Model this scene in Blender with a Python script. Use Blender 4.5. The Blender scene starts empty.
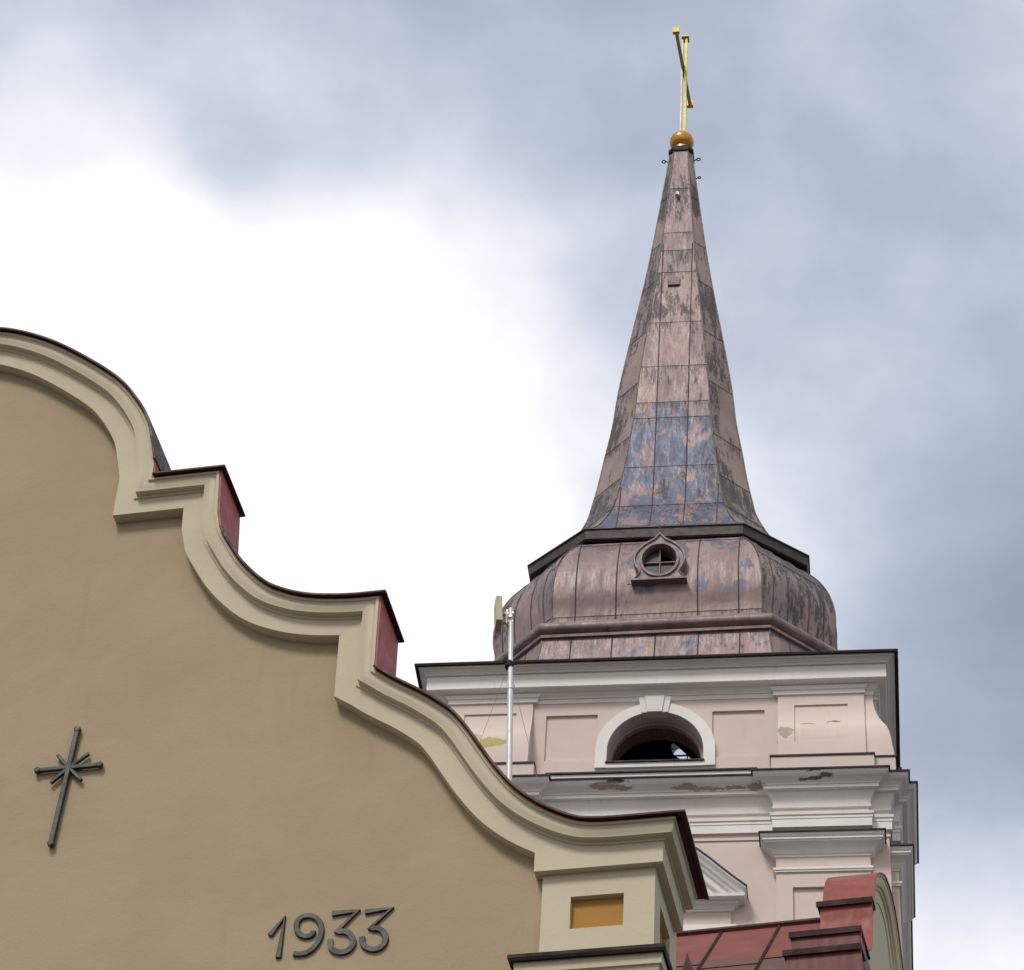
import bpy, bmesh, math, random
from mathutils import Vector, Matrix
random.seed(7)
S = bpy.context.scene
COL = S.collection
PI = math.pi

# ------------------------------------------------------------------ camera
F_PX, PITCH, ROLL = 2946.898, 0.74892384, 0.06856903
YT, YG, YW = -0.15540707, -0.25202473, -0.29
CAM = Vector((0, 0, 1.6))
fw = Vector((0, math.cos(PITCH), math.sin(PITCH)))
r0 = Vector((1, 0, 0)); u0 = r0.cross(fw)
rt = r0 * math.cos(ROLL) + u0 * math.sin(ROLL)
up = u0 * math.cos(ROLL) - r0 * math.sin(ROLL)
cd = bpy.data.cameras.new('camera'); cam = bpy.data.objects.new('camera', cd); COL.objects.link(cam)
M = Matrix((rt, up, -fw)).transposed().to_4x4(); M.translation = CAM
cam.matrix_world = M
cd.sensor_fit = 'HORIZONTAL'; cd.sensor_width = 36; cd.lens = F_PX / 1024 * 36
cd.clip_start = 0.1; cd.clip_end = 3000
S.camera = cam

# ------------------------------------------------------------------ light
SUN_EL, SUN_AZ = math.radians(50), math.radians(212)      # azimuth: direction the light comes from, clockwise from +y
sd = bpy.data.lights.new('sun', 'SUN'); sd.energy = 2.3; sd.angle = math.radians(15); sd.color = (1, .95, .88)
sun = bpy.data.objects.new('sun', sd); COL.objects.link(sun)
sv = Vector((math.sin(SUN_AZ) * math.cos(SUN_EL), math.cos(SUN_AZ) * math.cos(SUN_EL), math.sin(SUN_EL)))
sun.rotation_euler = sv.to_track_quat('Z', 'Y').to_euler()
sun.location = (0, -20, 60)

S.view_settings.view_transform = 'Standard'; S.view_settings.look = 'None'
S.view_settings.exposure = 0.0; S.view_settings.gamma = 1; S.view_settings.use_curve_mapping = False
S.cycles.max_bounces = 6


class NT:
    """small helper round a node tree"""
    def __init__(s, tree):
        s.t = tree; s.n = tree.nodes; s.l = tree.links
    def add(s, typ, **kw):
        nd = s.n.new(typ)
        for k, v in kw.items(): setattr(nd, k, v)
        return nd
    def put(s, sock, v):
        if isinstance(v, bpy.types.NodeSocket): s.l.new(v, sock)
        elif v is not None: sock.default_value = v
    def math(s, op, a, b=None, c=None, clamp=False):
        nd = s.add('ShaderNodeMath', operation=op, use_clamp=clamp)
        s.put(nd.inputs[0], a); s.put(nd.inputs[1], b); s.put(nd.inputs[2], c)
        return nd.outputs[0]
    def noise(s, vec, scale, detail=4, rough=.55, dist=0.0):
        nd = s.add('ShaderNodeTexNoise'); s.put(nd.inputs['Vector'], vec)
        nd.inputs['Scale'].default_value = scale; nd.inputs['Detail'].default_value = detail
        nd.inputs['Roughness'].default_value = rough; nd.inputs['Distortion'].default_value = dist
        return nd.outputs[0]
    def ramp(s, v, a, b, lo=0.0, hi=1.0, smooth=True):
        nd = s.add('ShaderNodeMapRange', clamp=True)
        nd.interpolation_type = 'SMOOTHSTEP' if smooth else 'LINEAR'
        s.put(nd.inputs[0], v); nd.inputs[1].default_value = a; nd.inputs[2].default_value = b
        nd.inputs[3].default_value = lo; nd.inputs[4].default_value = hi
        return nd.outputs[0]
    def mix(s, f, a, b, mode='MIX'):
        nd = s.add('ShaderNodeMix', data_type='RGBA', blend_type=mode)
        s.put(nd.inputs[0], f)
        s.put(nd.inputs[6], a if isinstance(a, bpy.types.NodeSocket) else (*a, 1))
        s.put(nd.inputs[7], b if isinstance(b, bpy.types.NodeSocket) else (*b, 1))
        return nd.outputs[2]
    def scale(s, vec, sc, loc=(0, 0, 0)):
        nd = s.add('ShaderNodeMapping'); s.put(nd.inputs[0], vec)
        nd.inputs['Scale'].default_value = sc; nd.inputs['Location'].default_value = loc
        return nd.outputs[0]
    def dot(s, vec, d):
        nd = s.add('ShaderNodeVectorMath', operation='DOT_PRODUCT'); s.put(nd.inputs[0], vec)
        nd.inputs[1].default_value = d
        return nd.outputs['Value']


# ------------------------------------------------------------------ sky: overcast with one bright break in the cloud
W = bpy.data.worlds.new('World'); S.world = W; W.use_nodes = True
W.node_tree.nodes.clear()
N = NT(W.node_tree)
out = N.add('ShaderNodeOutputWorld'); bg = N.add('ShaderNodeBackground')
N.l.new(bg.outputs[0], out.inputs[0])
sky = N.add('ShaderNodeTexSky', sky_type='NISHITA', sun_disc=False)
sky.sun_elevation = SUN_EL; sky.sun_rotation = SUN_AZ
gen = N.add('ShaderNodeTexCoord').outputs['Generated']
nrm = N.add('ShaderNodeVectorMath', operation='NORMALIZE'); N.l.new(gen, nrm.inputs[0]); gen = nrm.outputs[0]


def pix_dir(x, y):
    d = fw + rt * ((x - 512) / F_PX) - up * ((y - 485) / F_PX)
    return d.normalized()


# (centre as a direction, angular radius in deg, weight)
LOBES = [((20, 10), 4.4, -0.209), ((150, 10), 4.4, 0.093), ((290, 10), 4.4, -0.310), ((430, 10), 4.4, 0.080), ((570, 10), 4.4, -0.231), ((710, 10), 4.4, -0.027), ((850, 10), 4.4, -0.085), ((990, 10), 4.4, 0.181), ((20, 130), 4.4, 0.180), ((150, 130), 4.4, 0.217), ((290, 130), 4.4, 0.102), ((430, 130), 4.4, 0.169), ((570, 130), 4.4, 0.021), ((710, 130), 4.4, 0.238), ((850, 130), 4.4, -0.113), ((990, 130), 4.4, -0.046), ((20, 250), 4.4, 0.247), ((150, 250), 4.4, -0.157), ((290, 250), 4.4, -0.102), ((430, 250), 4.4, 0.118), ((570, 250), 4.4, -0.114), ((710, 250), 4.4, -0.144), ((990, 250), 4.4, 0.053), ((20, 370), 4.4, 0.261), ((150, 370), 4.4, 0.395), ((290, 370), 4.4, 0.447), ((430, 370), 4.4, 0.225), ((570, 370), 4.4, 0.207), ((710, 370), 4.4, -0.034), ((850, 370), 4.4, 0.046), ((990, 370), 4.4, -0.034), ((290, 490), 4.4, 0.067), ((430, 490), 4.4, -0.097), ((570, 490), 4.4, 0.230), ((710, 490), 4.4, -0.053), ((850, 490), 4.4, 0.171), ((990, 490), 4.4, -0.244), ((290, 620), 4.4, 0.266), ((430, 620), 4.4, 0.578), ((850, 620), 4.4, 0.199), ((990, 620), 4.4, -0.167), ((990, 740), 4.4, -0.235), ((970, 960), 4.4, 0.419)]
acc = 0.0
first = True
for (px, py), rad, wgt in LOBES:
    d = pix_dir(px, py)
    f = N.ramp(N.dot(gen, d), math.cos(math.radians(rad)), 1.0, 0, wgt)
    acc = f if first else N.math('ADD', acc, f); first = False
n1 = N.noise(N.scale(gen, (1, 1, 1.35), (.31, .2, .1)), 8, 5, .5, .15)
n2 = N.noise(N.scale(gen, (1, 1, 1.5), (.7, .1, .4)), 24, 6, .58, .1)
n3 = N.noise(N.scale(gen, (1, 1, .55), (.2, .5, .9)), 60, 4, .6)
tex = N.math('ADD', N.math('MULTIPLY', N.math('SUBTRACT', n1, .5), .42), N.math('MULTIPLY', N.math('SUBTRACT', n2, .5), .30))
tex = N.math('ADD', tex, N.math('MULTIPLY', N.math('SUBTRACT', n3, .5), .05))
br = N.math('ADD', N.math('ADD', acc, .44), tex)
cr = N.add('ShaderNodeValToRGB'); N.l.new(br, cr.inputs[0])
el = cr.color_ramp.elements
el[0].position = 0.0; el[0].color = (.335, .39, .49, 1)
el[1].position = 1.0; el[1].color = (1.12, 1.12, 1.14, 1)
for p, c in ((.34, (.475, .53, .645, 1)), (.58, (.67, .72, .83, 1)), (.8, (.93, .94, 1.0, 1))):
    e = el.new(p); e.color = c
ns = N.add('ShaderNodeVectorMath', operation='SCALE'); N.l.new(sky.outputs[0], ns.inputs[0]); ns.inputs['Scale'].default_value = .1
behind = N.ramp(N.dot(gen, (0, -.85, .53)), -.15, .75)      # the cloud is thin and bright on the sun's side, behind the viewer
cloud = N.mix(N.math('MULTIPLY', behind, .75), cr.outputs[0], (.92, .87, .80))
col = N.mix(.94, ns.outputs[0], cloud)
N.l.new(col, bg.inputs[0]); bg.inputs[1].default_value = 1.0

# ------------------------------------------------------------------ materials


def new_mat(name, rough=.8, spec=.3, metal=0.0):
    m = bpy.data.materials.new(name); m.use_nodes = True
    n = NT(m.node_tree); b = m.node_tree.nodes['Principled BSDF']
    b.inputs['Roughness'].default_value = rough; b.inputs['Specular IOR Level'].default_value = spec
    b.inputs['Metallic'].default_value = metal
    oc = n.add('ShaderNodeTexCoord').outputs['Object']
    return m, n, b, oc


def bump(n, b, h, strength=.3, dist=.02):
    bp = n.add('ShaderNodeBump'); n.put(bp.inputs['Height'], h)
    bp.inputs['Strength'].default_value = strength; bp.inputs['Distance'].default_value = dist
    n.l.new(bp.outputs[0], b.inputs['Normal'])


def plaster(name, c, c2, dirt=(.2, .17, .13), dirt_amt=.35, grain=60, chip=None, chipz=.30):
    m, n, b, oc = new_mat(name, .88, .2)
    big = n.noise(oc, .9, 5, .6)
    col = n.mix(n.ramp(big, .32, .68), c, c2)
    streak = n.noise(n.scale(oc, (5, 5, .55)), 1.6, 6, .65, .2)
    col = n.mix(n.ramp(streak, .56, .82, 0, dirt_amt), col, dirt)
    fine = n.noise(oc, 22, 4, .6)
    col = n.mix(n.ramp(fine, .58, .8, 0, .10), col, dirt)
    h = n.noise(oc, grain, 3, .6)
    h = n.math('ADD', n.math('MULTIPLY', h, .5), n.math('MULTIPLY', n.noise(oc, 3.5, 3, .5), 1.6))
    if chip:
        msk = None
        nn = n.add('ShaderNodeTexNoise'); n.l.new(oc, nn.inputs['Vector']); nn.inputs['Scale'].default_value = 5; nn.inputs['Detail'].default_value = 6; nn.inputs['Roughness'].default_value = .7
        sb = n.add('ShaderNodeVectorMath', operation='SUBTRACT'); n.l.new(nn.outputs['Color'], sb.inputs[0]); sb.inputs[1].default_value = (.5, .5, .5)
        sc_ = n.add('ShaderNodeVectorMath', operation='MULTIPLY'); n.l.new(sb.outputs[0], sc_.inputs[0]); sc_.inputs[1].default_value = (.42, .2, chipz)
        ad = n.add('ShaderNodeVectorMath', operation='ADD'); n.l.new(oc, ad.inputs[0]); n.l.new(sc_.outputs[0], ad.inputs[1])
        for (cx, cy, cz), (sx, sy, sz), cc in chip:
            mp = n.scale(ad.outputs[0], (1 / sx, 1 / sy, 1 / sz), (-cx / sx, -cy / sy, -cz / sz))
            ln = n.add('ShaderNodeVectorMath', operation='LENGTH'); n.l.new(mp, ln.inputs[0])
            col = n.mix(n.ramp(ln.outputs['Value'], 1.05, 1.3, .45, 0), col, [min(.62, q * 1.7) for q in cc])
            k = n.ramp(ln.outputs['Value'], .90, 1.0, 1, 0)
            col = n.mix(k, col, n.mix(n.noise(oc, 12, 4, .7), [q * .6 for q in cc], [q * 1.3 for q in cc]))
            h = n.math('SUBTRACT', h, n.math('MULTIPLY', k, .7))
    n.l.new(col, b.inputs['Base Color'])
    bump(n, b, h, .22, .02)
    return m


TAN = plaster('tan_plaster', (.385, .308, .205), (.345, .275, .182), (.26, .20, .14), .30)
CREAM = plaster('cream_plaster', (.555, .50, .38), (.52, .467, .352), (.33, .29, .20), .25)
BROWN_CHIP = (.42, .36, .30)
PINK = plaster('pink_plaster', (.64, .542, .508), (.60, .503, .468), (.45, .36, .31), .30, 60,
               chip=[((2.26, -3.93, 33.08), (.14, .4, .17), (.40, .36, .31)), ((2.66, -3.9, 33.33), (.10, .4, .018), (.25, .17, .12)),
                     ((3.13, -3.9, 33.38), (.12, .4, .018), (.25, .17, .12)), ((-2.86, -3.95, 33.05), (.42, .5, .13), (.46, .37, .19)),
                     ((-3.25, -3.95, 33.2), (.25, .5, .16), (.46, .37, .19))])
WHITE = plaster('white_plaster', (.77, .755, .74), (.70, .68, .665), (.36, .32, .29), .38, 60, chipz=.12,
                chip=[((-.80, -4.25, 31.90), (.26, .6, .040), BROWN_CHIP), ((-.55, -4.25, 31.95), (.16, .6, .035), (.12, .09, .07)), ((-.48, -4.25, 31.87), (.16, .6, .03), BROWN_CHIP), ((.55, -4.25, 31.86), (.24, .6, .035), BROWN_CHIP), ((.95, -4.25, 31.83), (.30, .6, .028), BROWN_CHIP), ((1.42, -4.25, 31.84), (.16, .6, .03), BROWN_CHIP), ((1.74, -4.3, 31.84), (.15, .6, .05), BROWN_CHIP),
                      ((2.68, -4.4, 31.87), (.17, .6, .022), (.20, .14, .10)), ((2.92, -4.4, 31.90), (.13, .6, .030), (.20, .14, .10)), ((2.75, -4.4, 31.97), (.12, .6, .014), (.2, .15, .11))])
ORANGE = plaster('orange_plaster', (.40, .215, .058), (.375, .20, .054), (.3, .2, .1), .15)
BRICK_M, n, b, oc = new_mat('old_brick', .95, .1)
bt = n.add('ShaderNodeTexBrick'); n.l.new(oc, bt.inputs[0]); bt.inputs['Scale'].default_value = 4
bt.inputs['Color1'].default_value = (.22, .14, .10, 1); bt.inputs['Color2'].default_value = (.15, .10, .075, 1); bt.inputs['Mortar'].default_value = (.06, .055, .05, 1)
n.l.new(bt.outputs[0], b.inputs['Base Color'])


def simple(name, c, rough=.5, spec=.4, metal=0.0, var=.25, bsc=9, dirt=None):
    m, n, b, oc = new_mat(name, rough, spec, metal)
    col = n.mix(n.ramp(n.noise(oc, 3.2, 6, .6), .3, .7), [q * (1 - var) for q in c], [q * (1 + var) for q in c])
    if dirt:
        k = n.noise(n.scale(oc, (3, 3, .8)), 2.4, 7, .7, .4)
        col = n.mix(n.ramp(k, .5, .75, 0, .8), col, dirt)
    n.l.new(col, b.inputs['Base Color'])
    rr = n.ramp(n.noise(oc, 8, 5, .6), .3, .7, rough - .1, rough + .12)
    n.l.new(rr, b.inputs['Roughness'])
    bump(n, b, n.noise(oc, bsc, 3, .5), .15, .03)
    return m


RED = simple('red_tin', (.235, .060, .053), .55, .2, 0, .14, 4)
RED_DIRTY = None
MAROON = simple('dark_maroon_tin', (.055, .017, .017), .5, .2, 0, .2, 4)
DARK_TIN = simple('dark_edge_tin', (.016, .013, .013), .6, .15, 0, .3)
BLUE_TIN = simple('dark_blue_grey_tin', (.024, .027, .036), .55, .2, 0, .3)
IRON = simple('dark_green_grey_iron', (.019, .023, .023), .5, .45, .0, .15)
GALV = simple('galvanised_steel', (.62, .62, .62), .45, .5, .3, .12)
BOX_M = simple('pale_green_plastic', (.42, .43, .27), .55, .4, 0, .1)
WIRE = simple('grey_wire', (.25, .24, .24), .6, .3)
GOLD = simple('gold_leaf', (.50, .40, .03), .42, .5, .2, .18)
OCHRE = simple('ochre_gilt', (.55, .27, .022), .32, .5, .25, .3, 5, (.16, .08, .03))
SILVER = simple('pale_metal_strip', (.50, .42, .36), .4, .5, .2, .15)
BLACKM = simple('dark_interior', (.03, .027, .025), .95, .1)
GLASS, n, b, oc = new_mat('window_glass', .25, .35)
b.inputs['Base Color'].default_value = (.02, .023, .025, 1)

def streaky(name, c, c2):
    m, n, b, oc = new_mat(name, .5, .25)
    k = n.noise(n.scale(oc, (9, 9, .35)), 1.6, 5, .6, .2)
    n.l.new(n.mix(n.ramp(k, .38, .62), c, c2), b.inputs['Base Color'])
    bump(n, b, n.noise(oc, 3, 3, .5), .2, .03)
    return m


# dirty red roof sheet
RED_DIRTY, n, b, oc = new_mat('weathered_red_roof', .6, .2)
col = n.mix(n.ramp(n.noise(oc, 2.2, 6, .6), .3, .7), (.155, .044, .036), (.20, .058, .047))
zz = n.add('ShaderNodeSeparateXYZ'); n.l.new(oc, zz.inputs[0])
k = n.noise(n.scale(oc, (1.0, 1, 1.6)), 3.2, 8, .72, .6)
k = n.math('ADD', k, n.ramp(zz.outputs[2], 16.9, 17.6, .17, -.12))
col = n.mix(n.ramp(k, .52, .66, 0, .85), col, (.085, .062, .048))
n.l.new(col, b.inputs['Base Color']); bump(n, b, n.noise(oc, 5, 3, .5), .2, .03)


def copper(name, dark=.4, blue=0.0, zlo=0.0, zhi=1.0, base=(.252, .176, .178), base2=(.195, .136, .140), green=False, bstep=(.47, .56), laps=(), run=.5, scuff=.3):
    """painted sheet metal, paint worn to dark metal and to a bluish undercoat; dark runs below the laps"""
    m, n, b, oc = new_mat(name, .5, .42, .12)
    col = n.mix(n.ramp(n.noise(oc, 1.7, 6, .6), .3, .7), base, base2)
    sp = n.add('ShaderNodeSeparateXYZ'); n.l.new(oc, sp.inputs[0]); Z = sp.outputs[2]
    # sheets of a slightly different age
    fx = n.math('FLOOR', n.math('MULTIPLY', n.math('ADD', sp.outputs[0], .32), 1 / .64))
    fz = 0.0; below = 0.0
    for l in laps:
        fz = n.math('ADD', fz, n.math('GREATER_THAN', Z, l))
        below = n.math('MAXIMUM', below, n.math('MULTIPLY', n.ramp(Z, l - .75, l, 0, 1, False), n.math('LESS_THAN', Z, l)))
    if not laps: fz = n.math('FLOOR', n.math('MULTIPLY', Z, 1 / 1.55))
    cb = n.add('ShaderNodeCombineXYZ'); n.l.new(fx, cb.inputs[0]); n.l.new(fz, cb.inputs[2])
    wn = n.add('ShaderNodeTexWhiteNoise'); n.l.new(cb.outputs[0], wn.inputs[0])
    col = n.mix(1.0, col, n.mix(wn.outputs['Value'], (.80, .80, .83), (1.16, 1.13, 1.10)), 'MULTIPLY')
    if blue > 0:                                          # bluish worn patches, large, with upright brushed edges
        k1 = n.noise(n.scale(oc, (1.3, 1.3, .75)), 1.9, 4, .55, .4)
        k2 = n.noise(n.scale(oc, (8, 8, 1.4)), 1.8, 4, .65, .2)
        k = n.math('ADD', n.math('MULTIPLY', k1, .70), n.math('MULTIPLY', k2, .30))
        k = n.math('ADD', k, n.math('MULTIPLY', n.math('SUBTRACT', wn.outputs['Value'], .5), .10))
        kk = n.ramp(k, bstep[0], bstep[1])
        zm = n.math('MULTIPLY', n.ramp(Z, zlo, zlo + .35), n.ramp(Z, zhi - .05, zhi + .02, 1, 0))
        kk = n.math('MULTIPLY', n.math('MULTIPLY', kk, zm), blue)
        bc = n.mix(n.ramp(n.noise(n.scale(oc, (4, 4, 1.2)), 3, 6, .7), .3, .7), (.043, .058, .118), (.100, .116, .195))
        col = n.mix(kk, col, bc)
    # dark wear: broad upright streaks, some sheets far worse than others
    s1 = n.noise(n.scale(oc, (4.2, 4.2, .8)), 1.5, 8, .72, .3)
    s2 = n.noise(oc, .62, 3, .5)
    s3 = n.noise(n.scale(oc, (20, 20, 5)), 1.4, 4, .65)
    s_ = n.math('ADD', n.math('ADD', n.math('MULTIPLY', s1, .52), n.math('MULTIPLY', s2, .48)), n.math('MULTIPLY', n.math('SUBTRACT', s3, .5), .24))
    s_ = n.math('ADD', s_, n.math('MULTIPLY', n.math('SUBTRACT', wn.outputs['Value'], .5), -.05))
    dk = n.mix(n.noise(oc, 14, 4, .6), (.017, .015, .015), (.070, .058, .055))
    col = n.mix(n.ramp(s_, .64 - dark * .20, .69 - dark * .20, 0, .9), col, dk)
    if laps:
        r1 = n.noise(n.scale(oc, (15, 15, .9)), 1.3, 5, .7, .1)
        r1 = n.math('ADD', r1, n.math('MULTIPLY', n.math('SUBTRACT', n.noise(oc, 1.1, 2, .5), .5), .5))
        rm = n.ramp(n.math('ADD', r1, n.math('MULTIPLY', below, .22)), .68, .76, 0, run)
        col = n.mix(n.math('MULTIPLY', rm, n.ramp(below, 0, .3)), col, (.032, .027, .027))
    # pale scuffs
    p1 = n.noise(n.scale(oc, (9, 9, 2.2)), 2.2, 6, .72)
    col = n.mix(n.ramp(p1, .60, .76, 0, scuff), col, (.36, .285, .28))
    if green:
        g = n.noise(oc, 7, 5, .7)
        gz = n.ramp(Z, 39.3, 39.5, 1, 0)
        gz = n.math('MULTIPLY', gz, n.ramp(g, .5, .6)); col = n.mix(gz, col, (.13, .12, .04))
    n.l.new(col, b.inputs['Base Color'])
    n.l.new(n.ramp(s1, .35, .7, .40, .66), b.inputs['Roughness'])
    h = n.math('ADD', n.math('MULTIPLY', n.noise(oc, 2.6, 3, .5), 1.5), n.math('MULTIPLY', n.noise(n.scale(oc, (5, 5, 1)), 3, 3, .5), .5))
    bump(n, b, h, .4, .03)
    return m


LAPS = [51.5, 49.85, 49.2, 48.4, 46.6, 45.1, 43.95, 43.45, 41.9, 40.6]
SIDE_LAPS = [51.2, 49.5, 48.1, 46.3, 44.6, 42.9, 41.6, 40.5]
COP_F = copper('spire_sheet_front', .52, .95, 38.9, 43.95, green=True, bstep=(.448, .495), laps=LAPS, run=.85)
COP_S = copper('spire_sheet_side', .73, .10, 39, 43, base=(.275, .208, .190), base2=(.21, .157, .147), laps=SIDE_LAPS, run=.8)
COP_D = copper('dome_sheet_front', .18, .8, 36.9, 39.2, base=(.258, .180, .180), base2=(.21, .147, .148), bstep=(.505, .56), laps=[38.72, 36.66], run=.5, scuff=.18)
COP_DS = copper('dome_sheet_side', .72, .2, 36, 39, base=(.27, .203, .19), base2=(.21, .155, .147))
COP_K = copper('skirt_sheet', .40, .95, 34, 37, base=(.26, .183, .182), base2=(.21, .149, .150), bstep=(.55, .61), laps=[36.0, 35.28], run=.5, scuff=.2)
SEAM = simple('folded_seam', (.075, .056, .055), .5, .4, .1, .4, 9)
EAVE = simple('eave_sheet', (.048, .033, .033), .5, .4, .1, .3, 9, (.03, .025, .025))
FRAME_M = simple('painted_frame_sheet', (.18, .132, .143), .5, .4, .1, .12, 9)

# ------------------------------------------------------------------ mesh helpers


class MB:
    def __init__(s):
        s.v = []; s.f = []; s.mi = []
    def face(s, idx, m=0):
        s.f.append(tuple(idx)); s.mi.append(m)
    def box(s, x0, x1, y0, y1, z0, z1, m=0):
        b = len(s.v)
        s.v += [(x, y, z) for z in (z0, z1) for y in (y0, y1) for x in (x0, x1)]
        for q in ((0, 2, 3, 1), (4, 5, 7, 6), (0, 1, 5, 4), (2, 6, 7, 3), (0, 4, 6, 2), (1, 3, 7, 5)):
            s.face([b + i for i in q], m)
        return s
    def loft(s, rings, closed=True, cap0=True, cap1=True, m=0, mi=None, loop=False):
        b = len(s.v); k = len(rings[0])
        for rg in rings: s.v += [tuple(p) for p in rg]
        nr = len(rings)
        for i in range(nr if loop else nr - 1):
            j = (i + 1) % nr
            for q in range(k if closed else k - 1):
                w = (q + 1) % k
                s.face((b + i * k + q, b + i * k + w, b + j * k + w, b + j * k + q), mi[q] if mi else m)
        if not loop:
            if cap0: s.face([b + q for q in reversed(range(k))], m)
            if cap1: s.face([b + (nr - 1) * k + q for q in range(k)], m)
        return s
    def tube(s, pts, r, sides=6, m=0, taper=None):
        pts = [Vector(p) for p in pts]; rings = []
        up_ = Vector((0, 0, 1))
        for i, p in enumerate(pts):
            t = (pts[min(i + 1, len(pts) - 1)] - pts[max(i - 1, 0)]).normalized()
            a = t.cross(up_ if abs(t.dot(up_)) < .95 else Vector((1, 0, 0))).normalized(); c = a.cross(t)
            rr = r if not taper else r + (taper - r) * i / (len(pts) - 1)
            rings.append([p + a * math.cos(2 * PI * q / sides) * rr + c * math.sin(2 * PI * q / sides) * rr for q in range(sides)])
        return s.loft(rings, m=m)
    def sphere(s, c, r, nu=24, nv=14, m=0, sz=1.0):
        rings = []
        for i in range(nv + 1):
            th = -PI / 2 + PI * i / nv; th = max(-PI / 2 + .02, min(PI / 2 - .02, th))
            rings.append([(c[0] + r * math.cos(th) * math.cos(2 * PI * q / nu), c[1] + r * math.cos(th) * math.sin(2 * PI * q / nu), c[2] + r * sz * math.sin(th)) for q in range(nu)])
        return s.loft(rings, m=m)
    def prism(s, poly, fn, d0, d1, m=0):
        """poly: list of (a,b); fn(a,b,d) gives the point"""
        return s.loft([[fn(a, b_, d0) for a, b_ in poly], [fn(a, b_, d1) for a, b_ in poly]], m=m)
    def build(s, name, mats, parent=None, smooth=None):
        me = bpy.data.meshes.new(name); me.from_pydata(s.v, [], s.f)
        if not isinstance(mats, (list, tuple)): mats = [mats]
        for mm in mats: me.materials.append(mm)
        me.polygons.foreach_set('material_index', s.mi)
        bm = bmesh.new(); bm.from_mesh(me)
        bmesh.ops.recalc_face_normals(bm, faces=bm.faces); bm.to_mesh(me); bm.free()
        if smooth:
            me.shade_smooth(); me.set_sharp_from_angle(angle=math.radians(smooth))
        o = bpy.data.objects.new(name, me); COL.objects.link(o)
        if parent: o.parent = parent
        return o


def carve(o, cutters):
    """boolean difference, applied"""
    for mb in cutters:
        c = mb.build('cutter', BLACKM)
        c.parent = o.parent
        md = o.modifiers.new('b', 'BOOLEAN'); md.object = c; md.operation = 'DIFFERENCE'; md.solver = 'EXACT'
        bpy.context.view_layer.update()
        me = bpy.data.meshes.new_from_object(o.evaluated_get(bpy.context.evaluated_depsgraph_get()))
        o.modifiers.clear(); old = o.data; o.data = me; me.name = o.name
        bpy.data.meshes.remove(old)
        cm = c.data; bpy.data.objects.remove(c); bpy.data.meshes.remove(cm)


def thing(name, label, cat, loc=(0, 0, 0), rz=0.0, group=None):
    o = bpy.data.objects.new(name, None); COL.objects.link(o)
    o.location = loc; o.rotation_euler = (0, 0, rz); o.empty_display_size = .3
    tag(o, label, cat, group); return o


def tag(o, label, cat, group=None):
    o['label'] = label; o['category'] = cat
    if group: o['group'] = group


def bevel(o, w=.006, seg=2, ang=35):
    md = o.modifiers.new('soft_edges', 'BEVEL'); md.width = w; md.segments = seg; md.limit_method = 'ANGLE'; md.angle_limit = math.radians(ang)
    md.harden_normals = False


def catmull(pts, n=6):
    P = [pts[0]] + list(pts) + [pts[-1]]; res = []
    for i in range(1, len(P) - 2):
        p0, p1, p2, p3 = P[i - 1], P[i], P[i + 1], P[i + 2]
        for k in range(n):
            t = k / n
            res.append(tuple(.5 * (2 * b_ + (c - a) * t + (2 * a - 5 * b_ + 4 * c - d) * t * t + (3 * b_ - a - 3 * c + d) * t ** 3) for a, b_, c, d in zip(p0, p1, p2, p3)))
    res.append(tuple(pts[-1])); return res


def offset_path(path, u, kmin=.62, ani=(1, 1)):
    """path of (a,b) running along the top; u goes to the inside (below)"""
    res = []
    for i, p in enumerate(path):
        ns_ = []
        for a, c in ((i - 1, i), (i, i + 1)):
            if a < 0 or c >= len(path): continue
            t = (path[c][0] - path[a][0], path[c][1] - path[a][1]); L = math.hypot(*t) or 1
            ns_.append((t[1] / L, -t[0] / L))
        if len(ns_) == 1: nx, nz = ns_[0]; k = 1
        else:
            nx, nz = ns_[0][0] + ns_[1][0], ns_[0][1] + ns_[1][1]; L = math.hypot(nx, nz) or 1; nx /= L; nz /= L
            k = 1 / max(kmin, nx * ns_[0][0] + nz * ns_[0][1])
        res.append((p[0] + nx * u * k * ani[0], p[1] + nz * u * k * ani[1]))
    return res


def sweep(mb, path, prof, fn, m=0, endx=None, extra=None, ani=(1, 1)):
    """prof: closed list of (u,v); endx: the last ring's a becomes endx + v (mitre); extra: distance of a return behind it"""
    offs = [offset_path(path, u, ani=ani) for u, v in prof]
    rings = [[fn(offs[q][i][0], offs[q][i][1], prof[q][1]) for q in range(len(prof))] for i in range(len(path))]
    if endx is not None:
        rings[-1] = [fn(endx + prof[q][1], offs[q][-1][1], prof[q][1]) for q in range(len(prof))]
        if extra: rings.append([fn(endx + prof[q][1], offs[q][-1][1], -extra) for q in range(len(prof))])
    mb.loft(rings, m=m)


# ================================================================== ground
g = MB(); k = 1500
g.v = [(-k, -k, 0), (k, -k, 0), (k, k, 0), (-k, k, 0)]; g.face((0, 1, 2, 3))
PAVE, n, b, oc = new_mat('cobbled_ground', .9, .2)
n.l.new(n.mix(n.noise(oc, 1.5, 6, .7), (.07, .068, .062), (.12, .115, .105)), b.inputs['Base Color'])
o = g.build('ground', PAVE); o['kind'] = 'structure'

# ================================================================== bell tower
TO = (3.34472725, 43.96908335, 0)
tower = thing('bell_tower', 'pink baroque bell tower with white cornices and tall weathered metal spire behind the gable', 'church tower', TO, YT)


def rot4(k):
    c, s_ = [(1, 0), (0, 1), (-1, 0), (0, -1)][k]
    return lambda p: (c * p[0] - s_ * p[1], s_ * p[0] + c * p[1], p[2])


BL, BR = 2.08, 3.63


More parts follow.
